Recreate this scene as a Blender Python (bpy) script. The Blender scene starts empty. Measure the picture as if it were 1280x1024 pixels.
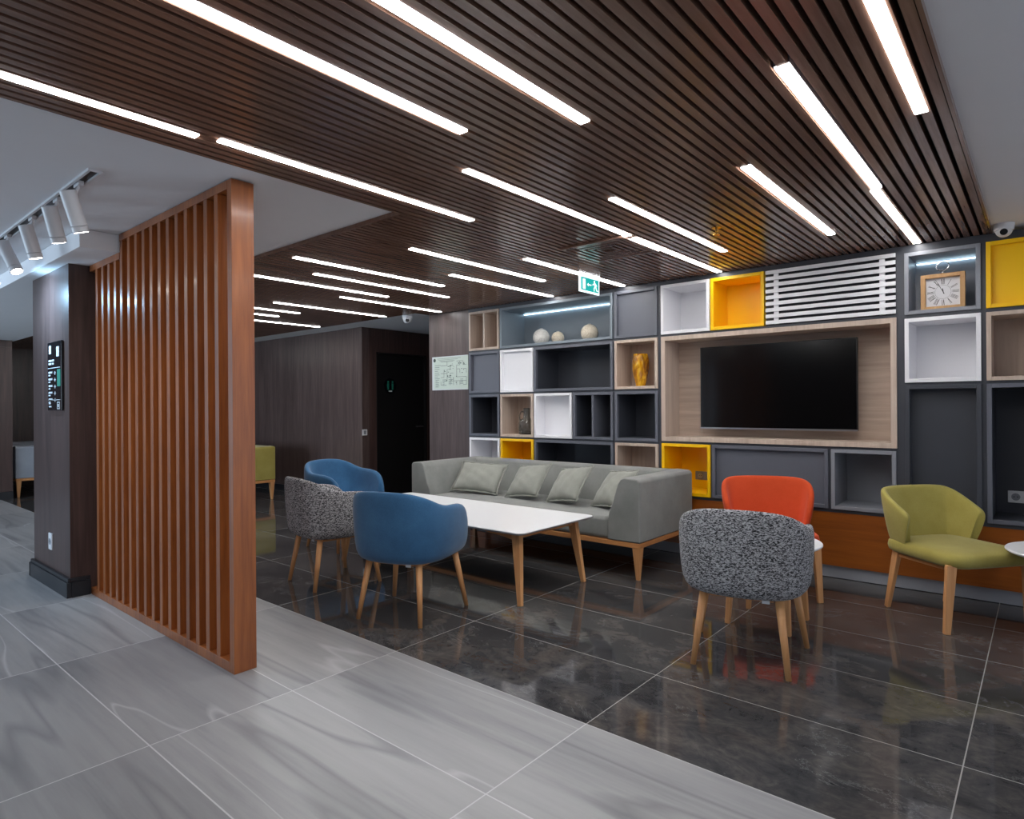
import bpy, bmesh, math, random
from mathutils import Vector, Matrix, Euler
random.seed(7)
S = bpy.context.scene
PI = math.pi

# ---------------------------------------------------------------- camera
YAW, ROLL, FPX, CAMH = .70287, -.0066764, 786.37, 1.285
cam_data = bpy.data.cameras.new('camera')
cam = bpy.data.objects.new('camera', cam_data)
S.collection.objects.link(cam)
fw = Vector((-math.sin(YAW), math.cos(YAW), 0)); rt = Vector((math.cos(YAW), math.sin(YAW), 0)); up = Vector((0, 0, 1))
r2 = math.cos(ROLL) * rt + math.sin(ROLL) * up
u2 = -math.sin(ROLL) * rt + math.cos(ROLL) * up
cam.matrix_world = Matrix(((r2.x, u2.x, -fw.x, 0), (r2.y, u2.y, -fw.y, 0), (r2.z, u2.z, -fw.z, CAMH), (0, 0, 0, 1)))
cam_data.sensor_fit = 'HORIZONTAL'; cam_data.sensor_width = 36
cam_data.lens = 36 * FPX / 1280
cam_data.shift_x = 0
cam_data.shift_y = -(512 - 508.18) / 1280
cam_data.clip_start = .02
S.camera = cam

# ---------------------------------------------------------------- world, exposure
W = bpy.data.worlds.new('world'); S.world = W; W.use_nodes = True
W.node_tree.nodes['Background'].inputs[0].default_value = (.80, .87, 1, 1)
W.node_tree.nodes['Background'].inputs[1].default_value = .62
S.view_settings.view_transform = 'Standard'; S.view_settings.look = 'None'
S.view_settings.gamma = 1; S.view_settings.use_curve_mapping = False
S.view_settings.exposure = 0.98
STRIP = 15.0        # emission of the ceiling strips
LED = 3.4
SPOTW = 9.0
# added cool fill light outside an unseen opening far left, behind the camera
_l = bpy.data.lights.new('cool_fill', 'AREA'); _l.shape = 'RECTANGLE'; _l.size = 4.2; _l.size_y = 1.9; _l.energy = 150; _l.color = (.62, .81, 1)
_o = bpy.data.objects.new('cool_fill', _l); S.collection.objects.link(_o); _o.location = (-8.6, -4.35, 1.3); _o.rotation_euler = (math.radians(90), 0, 0)

# ---------------------------------------------------------------- materials
def lin(c):
    c = c / 255
    return c / 12.92 if c <= .04045 else ((c + .055) / 1.055) ** 2.4
def rgb(r, g, b): return (lin(r), lin(g), lin(b), 1)
class NT:
    def __init__(s, name):
        s.m = bpy.data.materials.new(name); s.m.use_nodes = True
        s.t = s.m.node_tree; s.b = s.t.nodes['Principled BSDF']
    def n(s, typ, **kw):
        x = s.t.nodes.new(typ)
        for k, v in kw.items():
            if k.startswith('i_'):
                key = k[2:]; x.inputs[int(key) if key.isdigit() else key.replace('_', ' ')].default_value = v
            else: setattr(x, k, v)
        return x
    def l(s, a, b): s.t.links.new(a, b)
    def math(s, op, a, b=None, c=None):
        x = s.t.nodes.new('ShaderNodeMath'); x.operation = op
        for i, v in enumerate((a, b, c)):
            if v is None: continue
            if isinstance(v, (int, float)): x.inputs[i].default_value = v
            else: s.l(v, x.inputs[i])
        return x.outputs[0]
    def mix(s, f, a, b):
        x = s.t.nodes.new('ShaderNodeMix'); x.data_type = 'RGBA'
        for i, v in ((0, f), (6, a), (7, b)):
            if isinstance(v, (int, float, tuple)): x.inputs[i].default_value = v
            else: s.l(v, x.inputs[i])
        return x.outputs[2]
    def coord(s, scale=(1, 1, 1), world=False, loc=(0, 0, 0), rot=(0, 0, 0)):
        mp = s.n('ShaderNodeMapping'); mp.inputs['Scale'].default_value = scale
        mp.inputs['Location'].default_value = loc; mp.inputs['Rotation'].default_value = rot
        if world: g = s.n('ShaderNodeNewGeometry').outputs['Position']
        else: g = s.n('ShaderNodeTexCoord').outputs['Object']
        s.l(g, mp.inputs[0]); return mp.outputs[0]
    def noise(s, vec, scale, detail=4, rough=.55, dist=0):
        x = s.n('ShaderNodeTexNoise'); x.inputs['Scale'].default_value = scale; x.inputs['Detail'].default_value = detail
        x.inputs['Roughness'].default_value = rough; x.inputs['Distortion'].default_value = dist
        s.l(vec, x.inputs['Vector']); return x.outputs['Fac']
    def ramp(s, fac, stops):
        x = s.n('ShaderNodeValToRGB'); s.l(fac, x.inputs[0]); e = x.color_ramp.elements
        e[0].position, e[0].color = stops[0]; e[1].position, e[1].color = stops[-1]
        for p, c in stops[1:-1]:
            k = e.new(p); k.color = c
        return x.outputs[0]
    def bump(s, h, strength=.3, dist=.01):
        x = s.n('ShaderNodeBump'); x.inputs['Strength'].default_value = strength; x.inputs['Distance'].default_value = dist
        s.l(h, x.inputs['Height']); s.l(x.outputs[0], s.b.inputs['Normal'])
    def set(s, **kw):
        for k, v in kw.items(): s.b.inputs[k.replace('_', ' ')].default_value = v
        return s

def paint(name, col, rough=.45, spec=.5, var=.04):
    q = NT(name); f = q.noise(q.coord(), 6, 2)
    a = tuple(x * (1 - var) for x in col[:3]) + (1,); b = tuple(min(1, x * (1 + var)) for x in col[:3]) + (1,)
    q.l(q.mix(f, a, b), q.b.inputs['Base Color']); q.set(Roughness=rough, Specular_IOR_Level=spec)
    return q.m
def metal(name, col, rough=.3):
    q = NT(name); q.set(Metallic=1.0, Roughness=rough)
    f = q.noise(q.coord(), 30, 2); q.l(q.mix(f, tuple(x * .9 for x in col[:3]) + (1,), col), q.b.inputs['Base Color']); return q.m
def wood(name, c1, c2, axis='z', scale=1.0, rough=.4, fine=60, coat=0, c3=None):
    q = NT(name)
    sc = {'z': (1, 1, .06), 'x': (.06, 1, 1), 'y': (1, .06, 1)}[axis]
    v = q.coord(tuple(x * scale for x in sc))
    n1 = q.noise(v, 9, 5, .6, 1.2); n2 = q.noise(v, fine, 3, .6, .2)
    f = q.math('ADD', q.math('MULTIPLY', n1, .6), q.math('MULTIPLY', n2, .4))
    col = q.ramp(f, [(.33, c1), (.5, c3 or q_mid(c1, c2)), (.66, c2)])
    q.l(col, q.b.inputs['Base Color']); q.set(Roughness=rough, Coat_Weight=coat, Coat_Roughness=.15)
    q.bump(n2, .08, .003)
    return q.m
def q_mid(a, b): return tuple((x + y) / 2 for x, y in zip(a, b))
def emis(name, col, strength):
    q = NT(name); q.set(Base_Color=col, Emission_Color=col, Emission_Strength=strength, Roughness=.5); return q.m

def fabric(name, c1, c2, sc=260, bump=.25, sheen=.25, big=3.5):
    q = NT(name); v = q.coord()
    a = q.noise(v, sc, 2, .6); b = q.noise(v, big, 4, .6)
    f = q.math('ADD', q.math('MULTIPLY', a, .45), q.math('MULTIPLY', b, .55))
    q.l(q.ramp(f, [(.3, c1), (.7, c2)]), q.b.inputs['Base Color'])
    q.set(Roughness=.95, Specular_IOR_Level=.15, Sheen_Weight=sheen, Sheen_Roughness=.45)
    q.bump(a, bump, .002); return q.m

M = {}
M['white_ceiling'] = paint('ceiling_paint', rgb(232, 233, 236), .8, .2, .015)
M['carcass'] = paint('anthracite_lacquer', rgb(64, 67, 75), .38, .5, .05)
M['darkgrey'] = paint('slate_lacquer', rgb(98, 101, 111), .38, .5, .04)
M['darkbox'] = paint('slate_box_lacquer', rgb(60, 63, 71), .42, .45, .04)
M['midgrey'] = paint('grey_lacquer', rgb(136, 139, 147), .42, .45, .03)
M['bluegrey'] = paint('bluegrey_lacquer', rgb(126, 136, 145), .42, .4, .03)
M['white'] = paint('white_lacquer', rgb(238, 238, 242), .35, .45, .01)
M['yellow'] = paint('yellow_lacquer', (lin(252), lin(198), lin(2), 1), .38, .4, .02)
M['black'] = paint('black_plastic', rgb(14, 14, 16), .35, .5, .1)
M['blackgap'] = paint('black_void', rgb(9, 9, 10), .8, .1, .1)
M['plastic'] = paint('white_plastic', rgb(218, 219, 222), .4, .5, .02)
M['silver'] = metal('brushed_metal', rgb(190, 190, 195), .3)
M['chrome'] = metal('chrome', rgb(220, 220, 225), .08)
M['brass'] = metal('brass', rgb(205, 160, 80), .25)
M['kick'] = paint('grey_kick', rgb(158, 161, 168), .35, .5, .04)
M['boxwood'] = wood('pale_oak', rgb(176, 156, 141), rgb(208, 190, 175), 'z', 1, .5, 40)
M['boxwood_x'] = wood('pale_oak_horizontal', rgb(160, 140, 125), rgb(200, 180, 164), 'x', .8, .5, 30)
M['oak'] = wood('oak_legs', rgb(196, 136, 84), rgb(226, 170, 116), 'z', 1, .42, 70)
M['oak_dark'] = wood('oak_rails', rgb(186, 124, 72), rgb(214, 154, 98), 'x', 1, .45, 60)
M['screen_wood'] = wood('cherry_wood', rgb(118, 62, 28), rgb(168, 98, 48), 'z', 1, .32, 55, .25)
M['plinth'] = wood('orange_wood', rgb(132, 68, 16), rgb(164, 90, 26), 'x', 1, .4, 50, .15)
M['ceil_slat'] = wood('walnut_slat', rgb(112, 82, 68), rgb(142, 110, 94), 'y', 1, .22, 60, .0)
M['ceil_slat'].node_tree.nodes['Principled BSDF'].inputs['Specular IOR Level'].default_value = .75
M['wall_wood'] = wood('dark_veneer', rgb(62, 49, 47), rgb(96, 80, 77), 'z', 1, .36, 45, 0)
M['wall_wood_b'] = wood('dark_veneer_column', rgb(50, 36, 34), rgb(84, 64, 60), 'z', 1, .33, 45, 0)
M['door'] = paint('black_door', rgb(24, 23, 24), .4, .4, .1)
M['baseboard'] = paint('black_baseboard', rgb(26, 29, 34), .35, .5, .08)
M['blue'] = fabric('blue_velvet', rgb(40, 78, 114), rgb(70, 116, 156), 300, .2, .3)
M['lime'] = fabric('lime_fabric', rgb(146, 134, 62), rgb(178, 167, 96), 320, .2, .2)
M['red'] = fabric('orange_red_fabric', rgb(188, 66, 32), rgb(212, 88, 52), 320, .2, .1)
M['sofa'] = fabric('grey_velour', rgb(122, 124, 122), rgb(150, 152, 149), 280, .2, .2, 5)
M['cushion'] = fabric('sage_grey_velour', rgb(134, 136, 129), rgb(162, 164, 156), 280, .2, .2, 6)
M['farsofa'] = fabric('pale_grey_fabric', rgb(140, 146, 156), rgb(160, 166, 176), 280, .2, .1)
M['table_white'] = paint('white_laminate', rgb(236, 237, 240), .28, .5, .008)
M['table_edge'] = paint('grey_edge', rgb(150, 150, 156), .4, .5, .03)
M['strip'] = emis('strip_diffuser', (1, .985, .97, 1), STRIP)
M['led'] = emis('led_tape', (.62, .86, 1, 1), LED)
M['spot'] = emis('spot_lens', (1, .95, .86, 1), 14)
M['green_lit'] = emis('exit_green', (.0, .36, .34, 1), .42)
M['white_lit'] = emis('exit_white', (.85, 1, 1, 1), .55)
M['panel_black'] = paint('gloss_black', rgb(12, 14, 18), .12, .6, .1)
M['screen_glass'] = paint('screen_glass', rgb(5, 5, 6), .14, .5, .1)
M['print'] = paint('print_white', rgb(205, 210, 214), .5, .3, .02)
M['print_dark'] = paint('print_dark', rgb(70, 84, 80), .6, .3, .05)
M['print_mid'] = paint('print_grey', rgb(140, 154, 148), .6, .3, .05)
M['print_reflection_green'] = paint('print_reflection_green', rgb(30, 120, 100), .5, .3, .05)  # door sign print, also the painted reflection on the directory panel
M['plan'] = paint('plan_sheet', rgb(196, 208, 198), .45, .4, .03)
M['clock_face'] = paint('clock_face', rgb(222, 222, 226), .5, .4, .03)
M['clock_wood'] = wood('clock_oak', rgb(176, 132, 84), rgb(206, 164, 112), 'z', 1, .5, 60)

def tweed():
    q = NT('black_white_tweed'); v = q.coord((1, 1, 1.0))
    vo = q.n('ShaderNodeTexVoronoi', feature='F1'); vo.inputs['Scale'].default_value = 260
    mp = q.n('ShaderNodeMapping'); mp.inputs['Scale'].default_value = (.55, .55, 1.25)
    q.l(v, mp.inputs[0]); q.l(mp.outputs[0], vo.inputs['Vector'])
    n = q.noise(v, 120, 2, .6)
    sep = q.n('ShaderNodeSeparateColor'); q.l(vo.outputs['Color'], sep.inputs[0])
    f = q.math('ADD', q.math('MULTIPLY', sep.outputs[0], .75), q.math('MULTIPLY', n, .3))
    q.l(q.ramp(f, [(.28, rgb(44, 44, 46)), (.44, rgb(104, 103, 105)), (.72, rgb(180, 179, 181))]), q.b.inputs['Base Color'])
    q.set(Roughness=.95, Specular_IOR_Level=.1, Sheen_Weight=.1); q.bump(f, .35, .003)
    return q.m
M['tweed'] = tweed()

TX0, TPX, TY0, TPY = -.228, 1.193, 2.128, .598
def floor_mat(name, dark):
    q = NT(name); pos = q.n('ShaderNodeNewGeometry').outputs['Position']
    sp = q.n('ShaderNodeSeparateXYZ'); q.l(pos, sp.inputs[0])
    u = q.math('DIVIDE', q.math('SUBTRACT', sp.outputs[0], TX0), TPX); w = q.math('DIVIDE', q.math('SUBTRACT', sp.outputs[1], TY0), TPY)
    def line(x, pitch, hw):
        fr = q.math('FRACT', x); d = q.math('MINIMUM', fr, q.math('SUBTRACT', 1.0, fr))
        return q.math('LESS_THAN', q.math('MULTIPLY', d, pitch), hw)
    g = q.math('MAXIMUM', line(u, TPX, .0022 if dark else .0026), line(w, TPY, .0022 if dark else .0026))
    # per-tile value
    cx = q.n('ShaderNodeCombineXYZ'); q.l(q.math('FLOOR', u), cx.inputs[0]); q.l(q.math('FLOOR', w), cx.inputs[1])
    wn = q.n('ShaderNodeTexWhiteNoise'); wn.noise_dimensions = '3D'; q.l(cx.outputs[0], wn.inputs[0])
    tid = wn.outputs['Value']
    off = q.n('ShaderNodeVectorMath', operation='SCALE'); off.inputs['Scale'].default_value = 9.0; q.l(wn.outputs['Color'], off.inputs[0])
    ad = q.n('ShaderNodeVectorMath', operation='ADD'); q.l(pos, ad.inputs[0]); q.l(off.outputs[0], ad.inputs[1])
    mp = q.n('ShaderNodeMapping'); q.l(ad.outputs[0], mp.inputs[0])
    if dark:
        mp.inputs['Scale'].default_value = (1, 1.3, 1)
        v = mp.outputs[0]
        a = q.noise(v, 2.2, 8, .65, 1.0); b = q.noise(v, 9, 8, .7, 1.5)
        base = q.ramp(q.math('ADD', q.math('MULTIPLY', a, .6), q.math('MULTIPLY', b, .4)), [(.36, rgb(46, 46, 49)), (.5, rgb(68, 67, 68)), (.6, rgb(88, 84, 82)), (.72, rgb(110, 105, 102))])
        c = q.noise(v, 1.6, 9, .72, 2.2)
        vein = q.math('SUBTRACT', 1.0, q.math('MULTIPLY', q.math('ABSOLUTE', q.math('SUBTRACT', c, .5)), 110))
        vein = q.math('MAXIMUM', vein, 0.0)
        msk = q.math('GREATER_THAN', q.noise(v, 3.0, 3, .5), .56)
        vein = q.math('MULTIPLY', q.math('MULTIPLY', vein, msk), .22)
        col = q.mix(vein, base, rgb(180, 180, 182))
        col = q.mix(g, col, rgb(150, 148, 145))
        q.set(Specular_IOR_Level=.5)
        q.l(q.math('ADD', q.math('MULTIPLY', g, .4), .055), q.b.inputs['Roughness'])
    else:
        mp.inputs['Rotation'].default_value = (0, 0, math.radians(-5)); mp.inputs['Scale'].default_value = (.20, 2.6, 1)
        v = mp.outputs[0]
        a = q.noise(v, 1.4, 7, .58, .35); b = q.noise(v, 9, 5, .6, .3)
        s1 = q.math('ADD', q.math('MULTIPLY', a, .72), q.math('MULTIPLY', b, .28))
        base = q.ramp(s1, [(.3, rgb(116, 117, 121)), (.44, rgb(146, 146, 148)), (.52, rgb(157, 157, 158)), (.7, rgb(170, 170, 171))])
        # darker tiles
        base = q.mix(q.math('MULTIPLY', q.math('GREATER_THAN', tid, .7), .22), base, rgb(96, 97, 102))
        m2 = q.n('ShaderNodeMapping'); m2.inputs['Rotation'].default_value = (0, 0, math.radians(-7)); m2.inputs['Scale'].default_value = (.16, 1.5, 1); q.l(ad.outputs[0], m2.inputs[0])
        c = q.noise(m2.outputs[0], 1.3, 3, .45, .1)
        def vein(thr, wid): return q.math('MAXIMUM', q.math('SUBTRACT', 1.0, q.math('MULTIPLY', q.math('ABSOLUTE', q.math('SUBTRACT', c, thr)), wid)), 0.0)
        col = q.mix(q.math('MULTIPLY', vein(.56, 150), .4), base, rgb(205, 205, 208))
        col = q.mix(q.math('MULTIPLY', vein(.44, 60), .5), col, rgb(96, 96, 102))
        col = q.mix(g, col, rgb(196, 196, 198))
        q.set(Roughness=.34, Specular_IOR_Level=.4)
    q.l(col, q.b.inputs['Base Color'])
    return q.m
M['floor_dark'] = floor_mat('dark_marble_tile', True)
M['floor_grey'] = floor_mat('grey_stone_tile', False)

def glass(name, col, rough=.05):
    q = NT(name); q.set(Base_Color=col, Roughness=rough, Transmission_Weight=.9, IOR=1.45); return q.m
M['smoke_glass'] = glass('smoked_glass', (.45, .44, .41, 1))
M['acrylic'] = glass('clear_acrylic', (.85, .85, .88, 1), .15)
def crackle(name, c1, c2, c3):
    q = NT(name); v = q.coord()
    vo = q.n('ShaderNodeTexVoronoi', feature='DISTANCE_TO_EDGE'); vo.inputs['Scale'].default_value = 28; q.l(v, vo.inputs['Vector'])
    n = q.noise(v, 14, 3)
    col = q.mix(q.math('LESS_THAN', vo.outputs['Distance'], .035), q.mix(n, c1, c2), c3)
    q.l(col, q.b.inputs['Base Color']); q.set(Roughness=.15); return q.m
M['pearl'] = crackle('crackled_pearl', rgb(206, 204, 198), rgb(224, 221, 214), rgb(190, 186, 180))
M['cream'] = crackle('crackled_cream', rgb(212, 199, 176), rgb(228, 218, 199), rgb(196, 180, 155))
def amber():
    q = NT('amber_glaze'); v = q.coord((1, 1, .35)); n = q.noise(v, 22, 4, .6, 1.2)
    q.l(q.ramp(n, [(.35, rgb(120, 66, 4)), (.5, rgb(206, 140, 12)), (.62, rgb(238, 186, 40))]), q.b.inputs['Base Color'])
    q.set(Roughness=.12, Coat_Weight=.4); return q.m
M['amber'] = amber()

# ---------------------------------------------------------------- mesh helpers
C = S.collection
class MB:
    def __init__(s): s.v = []; s.f = []
    def add(s, verts, faces):
        o = len(s.v); s.v += [tuple(v) for v in verts]; s.f += [tuple(i + o for i in f) for f in faces]; return s
    def box(s, x0, x1, y0, y1, z0, z1):
        vs = [(x, y, z) for z in (z0, z1) for y in (y0, y1) for x in (x0, x1)]
        return s.add(vs, [(0, 2, 3, 1), (4, 5, 7, 6), (0, 1, 5, 4), (2, 6, 7, 3), (0, 4, 6, 2), (1, 3, 7, 5)])
    def frust(s, p0, p1, a0, b0, a1, b1, xdir=None):
        """tapered rectangular bar, half sizes a (along xdir) and b"""
        p0, p1 = Vector(p0), Vector(p1); d = (p1 - p0).normalized()
        x = Vector(xdir or (1, 0, 0)); x = (x - d * x.dot(d)).normalized(); y = d.cross(x)
        vs = [p0 + x * (sx * a0) + y * (sy * b0) for sx, sy in ((-1, -1), (1, -1), (1, 1), (-1, 1))] + \
             [p1 + x * (sx * a1) + y * (sy * b1) for sx, sy in ((-1, -1), (1, -1), (1, 1), (-1, 1))]
        return s.add(vs, [(3, 2, 1, 0), (4, 5, 6, 7)] + [(i, (i + 1) % 4, 4 + (i + 1) % 4, 4 + i) for i in range(4)])
    def cyl(s, p0, p1, r0, r1=None, n=20, caps=True):
        r1 = r0 if r1 is None else r1
        p0, p1 = Vector(p0), Vector(p1); d = (p1 - p0).normalized()
        x = d.orthogonal().normalized(); y = d.cross(x)
        vs = [p0 + (x * math.cos(2 * PI * i / n) + y * math.sin(2 * PI * i / n)) * r0 for i in range(n)] + \
             [p1 + (x * math.cos(2 * PI * i / n) + y * math.sin(2 * PI * i / n)) * r1 for i in range(n)]
        fs = [(i, (i + 1) % n, n + (i + 1) % n, n + i) for i in range(n)]
        if caps: fs += [tuple(range(n))[::-1], tuple(range(n, 2 * n))]
        return s.add(vs, fs)
    def lathe(s, prof, n=32, c=(0, 0, 0)):
        k = len(prof)
        vs = [(c[0] + r * math.cos(2 * PI * i / n), c[1] + r * math.sin(2 * PI * i / n), c[2] + z) for i in range(n) for r, z in prof]
        fs = [(i * k + j, ((i + 1) % n) * k + j, ((i + 1) % n) * k + j + 1, i * k + j + 1) for i in range(n) for j in range(k - 1)]
        return s.add(vs, fs)
    def loops(s, rings, cap=True, closed=False):
        """rings: list of equal-length closed vertex loops"""
        n = len(rings[0]); vs = [v for r in rings for v in r]; m = len(rings)
        fs = [(i * n + j, i * n + (j + 1) % n, ((i + 1) % m) * n + (j + 1) % n, ((i + 1) % m) * n + j) for i in range(m if closed else m - 1) for j in range(n)]
        if cap and not closed: fs += [tuple(range(n))[::-1], tuple(range((m - 1) * n, m * n))]
        return s.add(vs, fs)
    def tube(s, pts, r, n=10, closed=False):
        pts = [Vector(p) for p in pts]; m = len(pts); rings = []
        prev = None
        for i in range(m):
            if closed: d = (pts[(i + 1) % m] - pts[i - 1]).normalized()
            else: d = (pts[min(i + 1, m - 1)] - pts[max(i - 1, 0)]).normalized()
            x = d.orthogonal().normalized() if prev is None else (prev - d * prev.dot(d)).normalized()
            prev = x; y = d.cross(x)
            rings.append([pts[i] + (x * math.cos(2 * PI * k / n) + y * math.sin(2 * PI * k / n)) * r for k in range(n)])
        return s.loops(rings, cap=not closed, closed=closed)
    def prism(s, poly, axis, a, b):
        """poly of 2D points in the plane normal to axis; extruded from a to b"""
        def P(p, t):
            return {'x': (t, p[0], p[1]), 'y': (p[0], t, p[1]), 'z': (p[0], p[1], t)}[axis]
        n = len(poly)
        return s.add([P(p, a) for p in poly] + [P(p, b) for p in poly],
                     [tuple(range(n))[::-1], tuple(range(n, 2 * n))] + [(i, (i + 1) % n, n + (i + 1) % n, n + i) for i in range(n)])
    def build(s, name, mat, parent=None, bevel=0, seg=2, smooth=False, sub=0, loc=None):
        me = bpy.data.meshes.new(name)
        bm = bmesh.new()
        vs = [bm.verts.new(v) for v in s.v]
        for f in s.f:
            try: bm.faces.new([vs[i] for i in f])
            except ValueError: pass
        bmesh.ops.recalc_face_normals(bm, faces=bm.faces)
        bm.to_mesh(me); bm.free()
        me.materials.append(M[mat] if isinstance(mat, str) else mat)
        o = bpy.data.objects.new(name, me); C.objects.link(o)
        if parent is not None: o.parent = parent
        if loc: o.location = loc
        if smooth: me.polygons.foreach_set('use_smooth', [True] * len(me.polygons))
        if bevel:
            b = o.modifiers.new('bevel', 'BEVEL'); b.width = bevel; b.segments = seg; b.limit_method = 'ANGLE'; b.angle_limit = math.radians(35)
            me.polygons.foreach_set('use_smooth', [True] * len(me.polygons)); b.harden_normals = True
        if sub:
            b = o.modifiers.new('sub', 'SUBSURF'); b.levels = sub; b.render_levels = sub
            me.polygons.foreach_set('use_smooth', [True] * len(me.polygons))
        return o

def tag(o, label, cat, group=None, kind=None):
    o['label'] = label; o['category'] = cat
    if group: o['group'] = group
    if kind: o['kind'] = kind
    return o
def thing(name, label, cat, loc=(0, 0, 0), rz=0, group=None):
    o = bpy.data.objects.new(name, None); C.objects.link(o); o.empty_display_size = .1
    o.location = loc; o.rotation_euler = (0, 0, rz); return tag(o, label, cat, group)
def struct(o, label=None, cat=None):
    o['kind'] = 'structure'
    if label: o['label'] = label
    if cat: o['category'] = cat
    return o
def copy_tree(o, parent=None):
    c = o.copy(); C.objects.link(c); c.parent = parent
    for ch in list(o.children): copy_tree(ch, c)
    return c

# ---------------------------------------------------------------- the setting
CZ = 2.375      # underside of the slatted ceiling
WZ = 2.40       # white ceiling
XR, XE, YE = -.262, -2.775, 2.315
struct(MB().box(-16, 4, -4, TY0, -.1, 0).build('floor', 'floor_grey'), 'pale grey streaked stone tile floor in the foreground', 'floor')
struct(MB().box(-16, 4, TY0, 8, -.1, 0).build('floor', 'floor_dark'), 'polished dark marble tile floor under the furniture', 'floor')
# white ceilings
w = MB()
w.box(-16, XE, -4, YE, WZ, WZ + .1)                    # left
w.box(XR, 4, -4, 5.62, WZ, WZ + .1)                    # right
struct(w.build('ceiling', 'white_ceiling'), 'flat white painted ceiling either side of the slats', 'ceiling')
w = MB(); w.box(-16, -5.59, 4.86, 8, CZ + .005, CZ + .1)
struct(w.build('ceiling', 'white_ceiling'), 'white ceiling strip over the corridor and door', 'ceiling')
w = MB(); w.box(-16, -4.52, 1.235, YE, 2.285, WZ - .001)
struct(w.build('ceiling', 'white_ceiling', bevel=.004), 'lowered white soffit above the dark column', 'ceiling')
# slatted ceiling
PITCH, SW, SH = .0508, .0325, .045
b = MB()
k = 0; x = XR - .004
while x - SW > -14:
    x0, x1 = x - SW, x
    ys = -4.0 if x0 > XE else YE + .003
    ye = 5.068 if x0 > -5.59 else 4.86
    if x0 < XE + .021 and x1 > XE - .001: ys = YE + .003
    b.box(x0, x1, ys, ye, CZ, CZ + SH)
    x -= PITCH; k += 1
b.box(XR - .001, XR + .012, -4, 5.068, CZ - .002, WZ + .05)  # edge profile
b.box(XE, XE + .02, -4, YE + .003, CZ, WZ + .05)
b.box(-14, XE + .02, YE - .012, YE + .003, CZ, WZ + .05)
struct(b.build('ceiling', 'ceil_slat'), 'dark walnut slatted ceiling with black gaps', 'ceiling')
b = MB(); b.box(-5.59, XR, 5.069, 5.62, CZ - .0005, CZ + .1); b.box(XE, XR, -4, 5.068, CZ + .06, CZ + .1); b.box(-14, XE, YE, 5.068, CZ + .061, CZ + .1)
struct(b.build('ceiling', 'blackgap'), 'black void above the ceiling slats', 'ceiling')

# walls
struct(MB().box(-5.59, 1.6, 5.50, 5.62, 0, WZ).build('wall_back', 'carcass'), 'wall behind the shelving', 'wall')
struct(MB().box(-5.59, -4.925, 5.08, 5.50, 0, CZ - .001).build('wall_back', 'wall_wood'), 'dark wood veneer wall beside the shelving with the floor plan', 'wall')
struct(MB().box(-14, -7.07, 5.20, 5.32, 0, CZ + .004).build('wall_left', 'wall_wood'), 'dark wood veneer wall behind the lime sofa', 'wall')
struct(MB().box(-7.19, -7.07, 5.32, 5.44, 0, CZ + .004).box(-7.19, -7.07, 6.36, 7.5, 0, CZ + .004).box(-7.19, -7.07, 5.44, 6.36, 2.05, CZ + .004).build('wall_left', 'wall_wood_b'), 'dark wood veneer corridor wall around the black door', 'wall')
struct(MB().box(-7.19, -5.4, 7.5, 7.6, 0, CZ + .004).build('wall_end', 'wall_wood_b'), 'dark end wall of the corridor', 'wall')
struct(MB().box(-5.59, -5.5, 5.50, 7.5, 0, CZ + .004).build('wall_right', 'wall_wood_b'), 'right wall of the corridor', 'wall')
struct(MB().box(-11.5, -11.38, -3.5, 2.27, 0, 2.19).box(-11.5, -11.38, -3.5, 2.27, 2.191, 2.285).build('wall_far', 'wall_wood_b'), 'dark wood veneer wall at the far left', 'wall')
struct(MB().box(-14.1, -14, -4, 5.3, 0, WZ).build('wall_far', 'wall_wood_b'), 'dark wall at the far end of the lobby', 'wall')
struct(MB().box(-11.38, -11.36, -3.5, 2.27, 0, .11).build('baseboard_far', 'baseboard'), 'black baseboard at the far left', 'baseboard')
struct(MB().box(-14, -7.07, 5.18, 5.199, 0, .09).build('baseboard_left', 'baseboard'), 'black baseboard below the veneer wall', 'baseboard')

struct(MB().box(-16, -10.75, -4.1, -4, 0, WZ + .1).box(-6.45, 4, -4.1, -4, 0, WZ + .1).box(-10.75, -6.45, -4.1, -4, 0, .3).box(-10.75, -6.45, -4.1, -4, 2.3, WZ + .1).build('wall_front', 'wall_wood'), 'dark veneer wall behind the camera', 'wall')
wn = struct(MB().box(-10.75, -10.7, -4.08, -4.02, .3, 2.3).box(-6.5, -6.45, -4.08, -4.02, .3, 2.3).box(-8.63, -8.57, -4.08, -4.02, .3, 2.3).box(-10.7, -6.5, -4.08, -4.02, .3, .35).box(-10.7, -6.5, -4.08, -4.02, 2.25, 2.3).build('added_window_1', 'darkgrey'), 'added dark window frame behind the camera, for the cool fill light', 'window')  # added and unseen; frame and wall opening made to let the fill light in
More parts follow.
